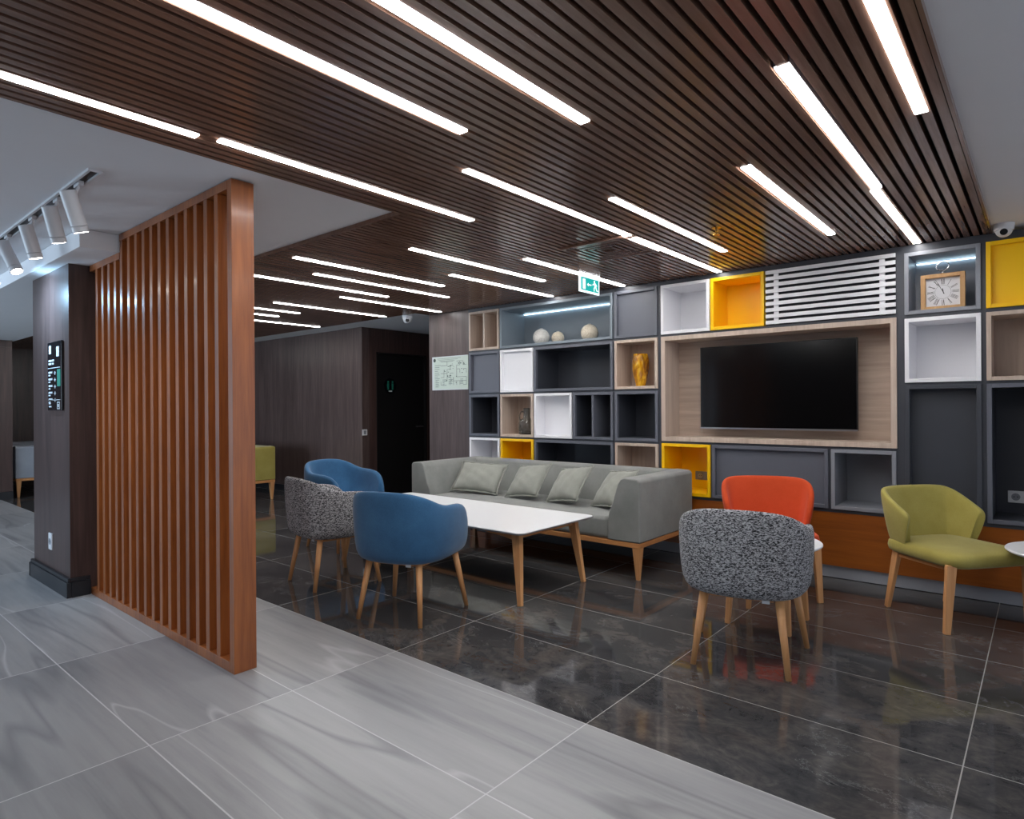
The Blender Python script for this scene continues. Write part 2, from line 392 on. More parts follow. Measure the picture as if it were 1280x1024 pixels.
# door in corridor wall
d = MB().box(-7.15, -7.11, 5.455, 6.345, .01, 2.035).build('door_1', 'door', bevel=.003)
struct(d, 'black flush door in the dark corridor', 'door')
fr = MB().box(-7.17, -7.06, 5.44, 5.456, 0, 2.05).box(-7.17, -7.06, 6.344, 6.36, 0, 2.05).box(-7.17, -7.06, 5.44, 6.36, 2.036, 2.052)
fr.build('door_frame', 'door', d)
MB().cyl((-7.11, 6.27, 1.0), (-7.05, 6.27, 1.0), .012).cyl((-7.055, 6.27, 1.0), (-7.055, 6.15, 1.0), .01).build('door_handle', 'silver', d)
t = thing('door_sign', 'small dark restroom sign on the black corridor door', 'sign', (-7.109, 5.71, 1.59))
MB().cyl((0, 0, 0), (.004, 0, 0), .11, n=32).build('plaque', 'panel_black', t)
for sy in (-1, 1):
    g = MB(); y = sy * .04
    g.prism([(y - .018, .035), (y + .018, .035), (y + .016, -.01), (y + .013, -.055), (y - .013, -.055), (y - .016, -.01)], 'x', .005, .007)
    g.cyl((.005, y, .055), (.007, y, .055), .016, n=14)
    g.build('figure', 'print_reflection_green', t)
MB().box(.005, .007, -.03, .03, -.085, -.066).build('text_line', 'print', t)

# veneer column with baseboard
struct(MB().box(-5.99, -5.09, 1.325, 1.95, 0, 2.284).build('wall_column', 'wall_wood_b'), 'dark wood veneer column at left', 'column')
bb = MB().box(-6.02, -5.065, 1.297, 1.325, 0, .105).box(-5.09, -5.065, 1.325, 1.44, 0, .105).box(-6.02, -5.99, 1.297, 1.97, 0, .105)
bb.box(-6.012, -5.073, 1.305, 1.325, .105, .13).box(-5.09, -5.073, 1.325, 1.44, .105, .13)
struct(bb.build('baseboard_column', 'baseboard', bevel=.003), 'black stepped baseboard around the column', 'baseboard')

# information panel on the column
t = thing('information_panel', 'glossy black directory panel with white lines on the dark column', 'sign', (-5.37, 1.323, 1.523))
MB().box(-.165, .165, -.014, 0, -.245, .245).build('panel', 'panel_black', t, bevel=.003)
g = MB()
def bar(x0, x1, z0, z1): g.box(x0, x1, -.016, -.0141, z0, z1)
bar(-.12, -.07, .16, .22); bar(.06, .12, .135, .205)
for (a, bb_) in ((-.13, -.05), (-.04, .0)): bar(a, bb_, .105, .118); bar(a, bb_ - .01, .082, .095)
bar(-.145, .14, .056, .060)
for i in range(5):
    z = .02 - i * .048
    bar(-.135, -.075, z, z + .014); bar(-.135, -.09, z - .018, z - .008); bar(-.068, -.045, z, z + .014)
    bar(.0, .04, z - .002, z + .004); bar(.016, .024, z - .012, z + .014)
bar(-.145, .14, -.172, -.168)
bar(-.13, -.085, -.20, -.19); bar(-.13, -.07, -.222, -.212)
bar(.07, .13, -.19, -.184); bar(.07, .13, -.236, -.23); bar(.07, .076, -.23, -.19); bar(.124, .13, -.23, -.19); bar(.088, .11, -.222, -.198)
g.build('lettering', 'print', t)
MB().box(.075, .15, -.0162, -.0141, -.075, .045).build('green_reflection', 'print_reflection_green', t)  # exit sign's green reflection, painted on the panel as a flat patch
def socket(name, label, loc, rz, w=.08, h=.08, cat='socket', holes=1, mat='plastic', group=None):
    t = thing(name, label, cat, loc, rz, group)
    MB().box(-w / 2, w / 2, -.01, 0, -h / 2, h / 2).build('cover_plate', mat, t, bevel=.003)
    for i in range(holes):
        cx = (i - (holes - 1) / 2) * (w / holes)
        rr = min(w / holes, h) * .3
        o = MB().cyl((cx, -.0102, 0), (cx, -.012, 0), rr, n=24).build('outlet', 'silver' if mat != 'plastic' else 'midgrey', t)
        MB().cyl((cx - rr * .4, -.012, 0), (cx - rr * .4, -.0125, 0), rr * .15, n=8).cyl((cx + rr * .4, -.012, 0), (cx + rr * .4, -.0125, 0), rr * .15, n=8).build('pin_hole', 'black', o)
    return t
socket('wall_socket', 'small grey socket low on the dark column', (-5.53, 1.325, .325), 0, .08, .12)
t = thing('light_switch', 'white light switch beside the black corridor door', 'switch', (-7.07, 5.235, .945), -PI / 2 + PI)
MB().box(-.04, .04, -.01, 0, -.04, .04).build('cover_plate', 'plastic', t, bevel=.003)
MB().box(-.02, .02, -.014, -.01, -.025, .025).build('rocker', 'midgrey', t, bevel=.002)

# ---------------------------------------------------------------- slatted wooden partition
t = thing('slatted_partition', 'tall cherry-wood slatted room divider standing beside the dark column', 'partition', (-4.03, 1.5, 0))
ox, oy = -4.03, 1.5
def lb(x0, x1, y0, y1, z0, z1, name, bev=.002, mat='screen_wood', par=t):
    return MB().box(x0 - ox, x1 - ox, y0 - oy, y1 - oy, z0, z1).build(name, mat, par, bevel=bev)
lb(-3.03, -2.985, 1.442, 1.555, 0, 2.395, 'end_post')
lb(-5.065, -3.03, 1.442, 1.555, 0, .05, 'bottom_rail')
lb(-4.49, -3.03, 1.442, 1.555, 2.352, 2.395, 'top_rail')
lb(-5.065, -4.49, 1.442, 1.555, 2.24, 2.283, 'top_rail')
xs = [-3.154 - i * .1185 for i in range(17)]
for i, x in enumerate(xs):
    zt = 2.352 if x > -4.49 else 2.24
    if abs(x + 4.49) < .05: x = -4.467; zt = 2.352
    if x < -5.04: continue
    lb(x - .02, x + .02, 1.444, 1.553, .05, zt, 'slat')

# ---------------------------------------------------------------- shelving wall
FY = 5.05      # front face of the box frames
sw = MB()
# anthracite carcass: grid of strips between the boxes (front plane 5.065)
BOX = [  # x0,x1,z0,z1,material,kind,depth,label
 (-4.905, -4.46, 1.905, 2.335, 'boxwood', 'divided', .28, 'pale oak divided cubby at the top left corner of the shelving'),
 (-4.445, -3.055, 1.905, 2.335, 'bluegrey', 'open', .40, 'long blue-grey lit cubby holding three round vases'),
 (-3.035, -2.60, 1.905, 2.335, 'darkgrey', 'door', .30, 'slate grey closed cabinet door between the blue-grey cubby and a white cubby, top row'),
 (-2.565, -2.125, 1.905, 2.335, 'white', 'open', .36, 'white open cubby in the top row left of a yellow one'),
 (-2.115, -1.68, 1.905, 2.335, 'yellow', 'open', .32, 'yellow open cubby in the top row left of the white grille'),
 (-.735, -.312, 1.895, 2.320, 'midgrey', 'open', .32, 'grey lit cubby holding the square clock'),
 (-.285, .14, 1.895, 2.320, 'yellow', 'door', .32, 'yellow closed cabinet at the top right corner under the dome camera'),
 (-4.905, -4.46, 1.435, 1.885, 'darkgrey', 'door', .30, 'slate grey closed cabinet door at the left end of the second row'),
 (-4.445, -4.0, 1.435, 1.885, 'white', 'door', .30, 'white closed cabinet door below the blue-grey cubby'),
 (-3.985, -3.055, 1.435, 1.885, 'darkbox', 'open', .40, 'wide dark empty cubby in the second row below the round vases'),
 (-3.035, -2.60, 1.435, 1.885, 'boxwood', 'open', .28, 'pale oak cubby holding the amber vase'),
 (-.735, -.312, 1.430, 1.87, 'white', 'open', .34, 'white open cubby below the clock'),
 (-.285, .14, 1.430, 1.87, 'boxwood', 'open', .32, 'pale oak open cubby below the yellow cabinet at the right edge'),
 (-4.905, -4.46, .965, 1.415, 'darkbox', 'open', .36, 'small dark open cubby at the left end of the third row'),
 (-4.445, -4.0, .965, 1.415, 'boxwood', 'open', .28, 'pale oak cubby holding the smoked glass jug'),
 (-3.985, -3.52, .965, 1.415, 'white', 'open', .16, 'bright white cubby between the jug cubby and a divided dark one'),
 (-3.505, -3.055, .965, 1.415, 'darkbox', 'divided', .36, 'dark divided cubby with a centre upright in the third row'),
 (-3.035, -2.60, .965, 1.415, 'darkbox', 'open', .36, 'dark open cubby below the amber vase cubby'),
 (-4.905, -4.46, .515, .945, 'white', 'open', .36, 'white open cubby in the lowest row left of a yellow one, behind the sofa'),
 (-4.445, -4.0, .515, .945, 'yellow', 'open', .36, 'yellow open cubby in the lowest row behind the left of the sofa'),
 (-3.985, -3.055, .515, .945, 'darkbox', 'open', .36, 'wide dark open cubby in the lowest row behind the sofa'),
 (-3.035, -2.60, .515, .945, 'boxwood', 'open', .28, 'pale oak open cubby in the lowest row behind the sofa'),
 (-2.565, -2.125, .515, .955, 'yellow', 'open', .36, 'yellow open cubby with sockets below the television at left'),
 (-2.11, -1.225, .515, .955, 'darkgrey', 'door', .30, 'wide slate grey closed cabinet below the television'),
 (-1.205, -.79, .515, .955, 'midgrey', 'open', .38, 'mid grey open cubby below the right end of the television niche'),
 (-2.565, -.783, .975, 1.885, 'boxwood_x', 'open', .29, 'large pale oak niche around the television'),
 (-.735, -.312, .515, 1.410, 'carcass', 'door', .12, 'tall anthracite recessed panel behind the lime armchair'),
 (-.285, .14, .515, 1.410, 'darkgrey', 'tallopen', .38, 'tall dark open cubby with a socket at the right edge'),
]
for (x0, x1, z0, z1, mat, kind, dep, label) in BOX:
    W_, H_ = x1 - x0, z1 - z0
    cat = 'cabinet' if kind == 'door' else 'shelf box'
    o = thing('wall_cabinet' if kind == 'door' else 'shelf_cubby', label, cat, (x0, FY, z0))
    T = .026 if W_ < 1.6 else .038
    if mat == 'boxwood_x':
        fmat = 'boxwood'; bmat = 'boxwood_x'
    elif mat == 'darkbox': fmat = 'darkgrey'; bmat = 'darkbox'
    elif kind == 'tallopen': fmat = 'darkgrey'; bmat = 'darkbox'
    else: fmat = bmat = mat
    if mat == 'carcass': fmat = 'carcass'
    fd = .03
    f = MB().box(0, T, 0, dep, 0, H_).box(W_ - T, W_, 0, dep, 0, H_).box(T, W_ - T, 0, dep, 0, T).box(T, W_ - T, 0, dep, H_ - T, H_)
    if kind == 'door':
        f.build('frame', fmat, o, bevel=.002)
        MB().box(T, W_ - T, .035 if mat != 'carcass' else .09, .06 if mat != 'carcass' else .11, T, H_ - T).build('door', bmat, o)
    else:
        if bmat != fmat and mat != 'boxwood_x':
            MB().box(0, T, 0, fd, 0, H_).box(W_ - T, W_, 0, fd, 0, H_).box(T, W_ - T, 0, fd, 0, T).box(T, W_ - T, 0, fd, H_ - T, H_).build('frame', fmat, o, bevel=.002)
            MB().box(0, T, fd, dep, 0, H_).box(W_ - T, W_, fd, dep, 0, H_).box(T, W_ - T, fd, dep, 0, T).box(T, W_ - T, fd, dep, H_ - T, H_).build('sides', bmat, o)
        else: f.build('frame', fmat, o, bevel=.002)
        MB().box(T, W_ - T, dep - .012, dep, T, H_ - T).build('back_panel', bmat, o)
        if kind == 'divided':
            MB().box(W_ / 2 - .011, W_ / 2 + .011, .006, dep - .012, T, H_ - T).build('divider', fmat, o, bevel=.001)
    if 'lit cubby' in label:
        MB().box(T + .01, W_ - T - .01, dep - .03, dep - .022, H_ - T - .013, H_ - T - .006).build('led_strip', 'led', o)
# carcass
cx = MB()
Y0, Y1 = 5.066, 5.095
def cbox(x0, x1, z0, z1): cx.box(x0, x1, Y0, Y1, z0, z1)
xsv = sorted({b_[0] for b_ in BOX} | {b_[1] for b_ in BOX} | {-4.925, .2, -.783, -.735, -1.68, -.79})
zsv = sorted({b_[2] for b_ in BOX} | {b_[3] for b_ in BOX} | {.49, CZ - .002})
def covered(x, z): return any(b_[0] < x < b_[1] and b_[2] < z < b_[3] for b_ in BOX)
for i in range(len(xsv) - 1):
    runs = []
    for j in range(len(zsv) - 1):
        xm, zm = (xsv[i] + xsv[i + 1]) / 2, (zsv[j] + zsv[j + 1]) / 2
        if not covered(xm, zm) and not (-1.66 < xm < -.80 and 1.92 < zm < 2.33):
            if runs and abs(runs[-1][1] - zsv[j]) < 1e-6: runs[-1][1] = zsv[j + 1]
            else: runs.append([zsv[j], zsv[j + 1]])
    for z0, z1 in runs: cbox(xsv[i], xsv[i + 1], z0, z1)
cx.box(-1.68, -.78, 5.10, 5.11, 1.885, 2.335)
carc = cx.build('shelving_carcass', 'carcass'); tag(carc, 'anthracite carcass of the shelving wall around all the cubbies', 'shelving')

# white slatted grille
t = thing('slatted_grille', 'white horizontal slatted grille above the television niche', 'grille', (-1.665, 5.04, 1.912))
g = MB(); nS = 9; GH, GW = .418, .88
for i in range(nS):
    z = i * (GH - .028) / (nS - 1); g.box(0, GW, 0, .012, z, z + .028)
g.build('slat_panel', 'white', t, bevel=.0015)
for x in (.06, GW - .10): MB().box(x, x + .034, .012, .028, .0, GH).build('batten', 'white', t)

# plinth + kick + trims
struct(MB().box(-4.925, 1.6, 5.07, 5.10, .095, .492).build('trim_1', 'plinth'), 'orange-brown wooden plinth below the shelving', 'plinth')
struct(MB().box(-4.925, 1.6, 5.095, 5.12, .004, .095).build('trim_2', 'kick'), 'grey metal kickboard at the foot of the shelving', 'kickboard')
struct(MB().box(.14, 1.6, 5.07, 5.10, .492, CZ - .002).build('trim_3', 'carcass'), 'anthracite end panel of the shelving', 'trim')

# television
t = thing('television', 'large black flat-screen television in the pale oak niche', 'television', (-1.665, 5.205, 1.437))
MB().box(-.608, .608, 0, .03, -.352, .345).build('casing', 'black', t, bevel=.003)
MB().box(-.600, .600, -.002, 0, -.338, .338).build('screen', 'screen_glass', t)
MB().box(-.608, .608, -.004, .004, -.354, -.342).build('bottom_trim', 'silver', t)
MB().box(-.2, .2, .03, .118, -.12, .12).build('wall_bracket', 'black', t)
# sockets
socket('double_socket', 'double socket at the back of the yellow cubby under the television', (-2.31, 5.396, .655), 0, .19, .075, holes=2, mat='midgrey')
socket('wall_socket', 'white double socket low inside the tall dark cubby at right', (-.11, 5.416, .655), 0, .17, .08, holes=2)

# ---------------------------------------------------------------- things on the shelves
def round_vase(label, x, z, r, mat, y=5.25):
    t = thing('round_vase', label, 'vase', (x, y, z), 0, None)
    prof = [(.001, 0), (r * .45, 0)]
    for i in range(1, 18):
        a = -PI / 2 + .48 + (PI - .62) * i / 18
        prof.append((r * math.cos(a) * 1.0, r * .88 + r * math.sin(a)))
    prof += [(r * .16, r * 1.90), (r * .13, r * 1.9), (r * .12, r * 1.75)]
    MB().lathe(prof, 36).build('body', mat, t, smooth=True)
    MB().lathe([(r * .15, r * 1.86), (r * .2, r * 1.9), (r * .2, r * 1.93), (r * .12, r * 1.93)], 24).build('rim', 'silver', t, smooth=True)
    t.rotation_euler = (0, 0, 0); return t
z0 = 1.905 + .0262
round_vase('larger pearly round vase at the left of the lit blue-grey cubby', -4.03, z0, .088, 'pearl', 5.24)
round_vase('smallest round vase, in the middle of the three', -3.83, z0, .066, 'cream', 5.26)
round_vase('cream crackled round vase standing alone at the right of the cubby', -3.43, z0, .086, 'cream', 5.24)
t = thing('amber_vase', 'tall faceted amber-yellow vase in a pale oak cubby', 'vase', (-2.845, 5.20, 1.435 + .0262))
rings = []
for j in range(15):
    h = j / 14; r = .042 + .030 * math.sin(min(h * 1.25, 1) * PI / 2) - .008 * max(0, h - .8) * 5
    rings.append([((r * (1 + .09 * math.cos(6 * (a + h * 1.1)))) * math.cos(a), (r * (1 + .09 * math.cos(6 * (a + h * 1.1)))) * math.sin(a), h * .30) for a in [2 * PI * i / 36 for i in range(36)]])
rings += [[(v[0] * .9, v[1] * .9, v[2]) for v in rings[-1]], [(v[0] * .8, v[1] * .8, .06) for v in rings[-1]]]
MB().loops(rings).build('body', 'amber', t, smooth=True)
t = thing('glass_jug', 'smoked glass jug with a side handle in a pale oak cubby', 'jug', (-4.17, 5.16, .965 + .0262))
MB().lathe([(.001, 0), (.078, 0), (.086, .012), (.086, .115), (.078, .14), (.045, .165), (.036, .18), (.034, .26), (.038, .275), (.034, .275), (.03, .255), (.031, .185), (.04, .16), (.07, .135), (.078, .11), (.078, .02), (.001, .012)], 36).build('body', 'smoke_glass', t, smooth=True)
MB().tube([(-.036, 0, .235), (-.06, 0, .24), (-.085, 0, .225), (-.098, 0, .195), (-.094, 0, .16), (-.078, 0, .135)], .008).build('handle', 'smoke_glass', t, smooth=True)

# clock
t = thing('table_clock', 'square wood-framed clock with pocket-watch ring on top', 'clock', (-.525, 5.16, 1.895 + .0262))
cw, ch = .125, .245
f = MB().box(-cw, -cw + .028, -.03, .02, 0, ch).box(cw - .028, cw, -.03, .02, 0, ch).box(-cw + .028, cw - .028, -.03, .02, 0, .026).box(-cw + .028, cw - .028, -.03, .02, ch - .026, ch)
f.build('frame', 'clock_wood', t, bevel=.002)
face = MB().box(-cw + .028, cw - .028, .0, .018, .026, ch - .026).build('clock_face', 'clock_face', t)
nm = MB(); ccz = ch / 2
def stroke(p, q, w=.0022):
    p, q = Vector((p[0], 0, p[1])), Vector((q[0], 0, q[1])); d = (q - p).normalized(); n = Vector((-d.z, 0, d.x)) * w / 2
    nm.add([p + n + Vector((0, -.0015, ccz)), q + n + Vector((0, -.0015, ccz)), q - n + Vector((0, -.0015, ccz)), p - n + Vector((0, -.0015, ccz))], [(0, 1, 2, 3)])
rom = ['XII', 'I', 'II', 'III', 'IIII', 'V', 'VI', 'VII', 'VIII', 'IX', 'X', 'XI']
for h, s_ in enumerate(rom):
    a = h * PI / 6; rd = Vector((math.sin(a), math.cos(a))); tg = Vector((math.cos(a), -math.sin(a)))
    ro = min(.094, .092 / max(abs(rd.x), abs(rd.y)) * .98); ri = .052
    wd = {'I': .006, 'V': .012, 'X': .012}; tot = sum(wd[c] for c in s_); pos = -tot / 2
    for c in s_:
        m = pos + wd[c] / 2
        P = lambda u, r_: tuple(rd * r_ + tg * u)
        if c == 'I': stroke(P(m, ri), P(m, ro))
        if c == 'V': stroke(P(m - .004, ro), P(m, ri), .003); stroke(P(m + .004, ro), P(m, ri), .0015)
        if c == 'X': stroke(P(m - .004, ro), P(m + .004, ri), .003); stroke(P(m + .004, ro), P(m - .004, ri), .0015)
        pos += wd[c]
for rr in (.046,):
    for i in range(40):
        a, b2 = 2 * PI * i / 40, 2 * PI * (i + 1) / 40
        stroke((rr * math.sin(a), rr * math.cos(a)), (rr * math.sin(b2), rr * math.cos(b2)), .0012)
nm.build('numerals', 'black', face)
nm = MB()
stroke((.004, -.012), (-.003, .024), .005)
nm.build('hour_hand', 'black', t, loc=(0, -.001, 0))
nm = MB(); stroke((.008, -.014), (-.03, .062), .003); nm.build('minute_hand', 'black', t, loc=(0, -.002, 0))
MB().cyl((0, -.01, ch), (0, -.01, ch + .018), .008).cyl((0, -.01, ch + .016), (0, -.01, ch + .028), .012, .008).build('crown', 'chrome', t, smooth=True)
MB().tube([(.036 * math.sin(a), -.01, ch + .052 + .028 * math.cos(a)) for a in [2 * PI * i / 28 for i in range(28)]], .0035, closed=True).build('ring', 'chrome', t, smooth=True)

# ---------------------------------------------------------------- fire plan
t = thing('evacuation_plan', 'pale green evacuation floor plan on the dark veneer wall left of the shelving', 'plan', (-5.235, 5.08, 1.676))
MB().box(-.295, .295, -.006, 0, -.195, .195).build('sheet', 'plan', t)
MB().box(-.295, .295, -.008, -.006, .188, .195).box(-.295, .295, -.008, -.006, -.195, -.185).box(-.295, -.275, -.008, -.006, -.185, .188).build('border', 'print', t)
rnd = random.Random(3); l1 = MB(); l2 = MB()
def pl(m, x0, x1, z0, z1): m.box(min(x0, x1), max(x0, x1), -.0075, -.0062, min(z0, z1), max(z0, z1))
xsn = [-.15 + i * .052 for i in range(9)]; zsn = [.13 - i * .045 for i in range(7)]
for z in zsn:
    for i in range(8):
        if rnd.random() < .62: pl(l1, xsn[i], xsn[i + 1], z, z + .0035)
for x in xsn:
    for i in range(6):
        if rnd.random() < .5: pl(l1, x, x + .0035, zsn[i + 1], zsn[i])
for i in range(8): pl(l2, -.25, -.25 + .05 + rnd.random() * .05, .09 - i * .022, .097 - i * .022)
for i in range(3): pl(l2, -.21 + i * .02, .18 - i * .05, .168 - i * .014, .173 - i * .014)
for cxn, nn in ((-.21, 6), (-.09, 5), (.01, 4), (.2, 4)):
    for i in range(nn): pl(l2, cxn - .03, cxn - .03 + .03 + rnd.random() * .05, -.08 - i * .016, -.073 - i * .016)
for i in range(30):
    x, z = rnd.uniform(-.1, .24), rnd.uniform(-.12, .12); pl(l1, x, x + rnd.uniform(.008, .02), z, z + rnd.uniform(.005, .012))
l1.build('plan_lines', 'print_dark', t); l2.build('text_lines', 'print_mid', t)
MB().cyl((-.255, -.0062, .155), (-.255, -.0075, .155), .021, n=24).build('logo', 'print_dark', t)

# ---------------------------------------------------------------- ceiling lights
LIGHTS = [  # x, y0, y1, label
 (-2.582, -.37, 1.11, 'light strip along the edge of the white ceiling at the far left of the picture'),
 (-2.552, 1.185, 2.66, 'light strip along the slat edge above the wooden partition'),
 (-1.755, .30, 1.785, 'long light strip entering from the top edge, left of centre'),
 (-1.343, .55, 2.03, 'long light strip entering from the top edge at the centre'),
 (-2.03, 2.075, 3.565, 'light strip in the middle of the ceiling, ending beside the vent'),
 (-1.73, 2.865, 4.385, 'light strip between the vent and the sprinkler'),
 (-2.03, 3.64, 5.03, 'light strip running from the vent towards the white cubby'),
 (-1.04, 2.89, 4.41, 'light strip right of the sprinkler, above the television'),
 (-.642, 2.11, 3.615, 'wide-looking light strip on the right, nearer of the two in line'),
 (-.655, 3.64, 5.03, 'light strip on the right that reaches the shelving above the clock'),
 (-.347, 1.30, 2.79, 'rightmost light strip, entering from the top edge beside the white ceiling'),
 (-2.925, 3.615, 5.03, 'light strip passing behind the exit sign'),
 (-3.325, 2.855, 4.365, 'light strip above the sofa, nearer than its neighbour'),
 (-3.735, 3.64, 5.03, 'light strip above the sofa ending over the blue-grey cubby'),
 (-4.14, 2.46, 3.935, 'light strip nearest the corner of the white ceiling, in the far group'),
 (-4.53, 2.87, 4.37, 'second light strip in the far group behind the white ceiling corner'),
 (-4.95, 2.47, 3.95, 'far light strip starting behind the partition post, topmost there'),
 (-5.29, 3.645, 4.98, 'far light strip ending above the veneer wall with the plan'),
 (-6.06, 3.37, 4.80, 'far light strip in front of the small dome camera'),
 (-6.55, 2.46, 3.95, 'short-looking far light strip behind the post, second from the top'),
 (-6.96, 2.46, 3.92, 'shortest-looking far light strip beside the post'),
 (-7.47, 3.30, 4.80, 'lowest far light strip beside the post, near the lime sofa'),
 (-9.9, 2.5, 4.0, 'farthest light strip, seen left of the column'),
 (-10.9, 2.5, 4.0, 'farther light strip seen at the left edge beside the column'),
]
for x, y0, y1, lab in LIGHTS:
    t = thing('light_strip', lab, 'light', (x, (y0 + y1) / 2, CZ), 0, 'linear light strips in the slatted ceiling')
    h = (y1 - y0) / 2
    MB().box(-.021, .021, -h, h, -.003, .004).build('diffuser', 'strip', t)
    MB().box(-.025, .025, -h - .002, h + .002, .004, .05).build('housing', 'darkgrey', t)

# vent, sprinkler, exit sign, cameras
t = thing('ceiling_vent', 'square brown ceiling vent beside the exit sign', 'vent', (-2.30, 3.77, CZ - .012))
V = .25
f = MB()
for a, c_ in ((V, V - .035),):
    f.box(-a, a, -a, -c_, -.004, .011).box(-a, a, c_, a, -.004, .011).box(-a, -c_, -c_, c_, -.004, .011).box(c_, a, -c_, c_, -.004, .011)
f.build('frame', 'ceil_slat', t, bevel=.002)
g = MB()
for i in range(4):
    a = .2 - i * .045; c_ = a - .022
    g.box(-a, a, -a, -c_, .0, .007).box(-a, a, c_, a, .0, .007).box(-a, -c_, -c_, c_, .0, .007).box(c_, a, -c_, c_, .0, .007)
g.build('grille', 'ceil_slat', t)
t = thing('sprinkler', 'small brass sprinkler head hanging from the slats', 'sprinkler', (-1.53, 3.755, CZ))
MB().cyl((0, 0, 0), (0, 0, -.006), .03).build('flange', 'brass', t)
MB().cyl((0, 0, -.006), (0, 0, -.03), .009).cyl((0, 0, -.045), (0, 0, -.048), .02, n=24).cyl((.009, 0, -.03), (.009, 0, -.046), .003).cyl((-.009, 0, -.03), (-.009, 0, -.046), .003).build('body', 'brass', t)

t = thing('exit_sign', 'green illuminated exit sign with running man hanging from the ceiling', 'sign', (-2.745, 4.195, 2.24))
MB().box(-.004, .004, -.155, .155, .05, .134).build('hanger_plate', 'acrylic', t)
MB().box(-.008, .006, -.138, .138, -.064, .064).build('panel', 'white_lit', t)
MB().box(.006, .0075, -.124, .124, -.050, .050).build('green_field', 'green_lit', t)
g = MB(); X0, X1 = .0076, .0085
g.box(X0, X1, -.102, -.066, -.040, .038)                       # door
g.box(X0, X1, -.028, .018, -.004, .004)
g.prism([(-.040, 0), (-.022, .014), (-.022, -.014)], 'x', X0, X1)   # arrow head
g.cyl((X0, .062, .034), (X1, .062, .034), .010, n=16)
for poly in ([(.055, .024), (.082, .022), (.088, -.008), (.066, -.010)], [(.056, .022), (.034, .008), (.036, .002), (.060, .012)],
             [(.080, .020), (.100, .004), (.097, -.001), (.078, .010)], [(.066, -.006), (.050, -.022), (.056, -.044), (.064, -.042), (.060, -.022), (.078, -.008)],
             [(.076, -.006), (.088, -.008), (.100, -.030), (.112, -.032), (.112, -.040), (.094, -.038), (.080, -.014)]):
    g.prism(poly, 'x', X0, X1)
g.build('pictogram', 'white_lit', t)

def dome(label, x, y, z, r=.05):
    t = thing('dome_camera', label, 'camera', (x, y, z), 0, None)
    MB().cyl((0, 0, 0), (0, 0, -r * .75), r, r * .92, n=28).build('base', 'plastic', t, bevel=.003)
    prof = [(r * .8 * math.cos(a), -r * .72 - r * .75 * math.sin(a)) for a in [PI / 2 * i / 8 for i in range(9)]]
    MB().lathe([(r * .9, -r * .6)] + prof, 28).build('ball', 'plastic', t, smooth=True)
    d = (Vector((0, 0, 1.3)) - Vector((x, y, z))).normalized()
    c0 = Vector((0, 0, -r * .85))
    MB().cyl(c0 + d * r * .55, c0 + d * r * .88, r * .36, n=20).build('lens', 'black', t)
    return t
dome('small white dome camera on the ceiling strip near the corridor', -5.83, 4.95, CZ + .005, .062)
dome('white dome camera above the yellow cabinet at the right edge', -.19, 4.975, WZ, .055)

# ---------------------------------------------------------------- track lights
t = thing('lighting_track', 'recessed blue-grey lighting track in the white ceiling at left', 'track', (-4.6, .985, WZ))
MB().box(-1.6, 1.24, -.03, -.018, -.012, 0).box(-1.6, 1.24, .018, .03, -.012, 0).box(1.23, 1.24, -.018, .018, -.012, 0).build('rail', 'plastic', t)
MB().box(-1.6, 1.23, -.018, .018, -.003, 0).build('channel', 'black', t)
HEADS = [((-3.60, .935, 2.345), (-3.63, 1.0, 2.16), 0), ((-3.95, .945, 2.345), (-4.0, 1.0, 2.175), 0),
         ((-4.44, .95, 2.34), (-4.45, 1.0, 2.16), 0), ((-5.02, .955, 2.34), (-4.93, 1.01, 2.155), 0), ((-5.55, .955, 2.34), (-5.53, 1.01, 2.155), 1)]
HL = ['white cylindrical track spotlight nearest the partition', 'white cylindrical track spotlight second from the partition end',
      'third white track spotlight from the partition end', 'fourth white track spotlight from the partition end, farthest one almost wholly in view', 'white track spotlight at the very left edge, only its lit lens showing']
for (a, b_, blue_), lab in zip(HEADS, HL):
    a, b_ = Vector(a), Vector(b_); t = thing('track_spotlight', lab, 'spotlight', (a.x, .985, WZ - .012), 0, 'white track spotlights')
    o = Vector((a.x, .985, WZ - .012))
    d = (b_ - a).normalized(); mid = a + (b_ - a) * .35
    MB().cyl(a - o, b_ - d * .03 - o, .036, n=28).build('body', 'plastic', t, bevel=.003)
    MB().cyl(b_ - d * .028 - o, b_ - o, .0365, n=28).build('collar', 'plastic', t, bevel=.002)
    MB().cyl(b_ + d * .0002 - o, b_ + d * .002 - o, .030, n=24).build('lens', 'spot', t)
    MB().box(-.05, .03, -.012, .012, -.012, .012).build('adapter', 'plastic', t, bevel=.002)
    MB().cyl((0, 0, -.005), mid - o + Vector((0, .0, .0)), .006).build('arm', 'plastic', t)
    ld = bpy.data.lights.new('spot_beam', 'SPOT'); ld.energy = SPOTW * (4.5 if blue_ else .7); ld.spot_size = math.radians(140 if blue_ else 95); ld.spot_blend = .9; ld.color = (.40, .70, 1) if blue_ else (.85, .92, 1); ld.shadow_soft_size = .03
    lo = bpy.data.objects.new('spot_beam', ld); C.objects.link(lo); lo.parent = t
    lo.location = b_ - o + d * .01; lo.rotation_euler = (Vector((.1, .9, -.45)) if blue_ else Vector((0, .15, -1))).to_track_quat('-Z', 'Y').to_euler()

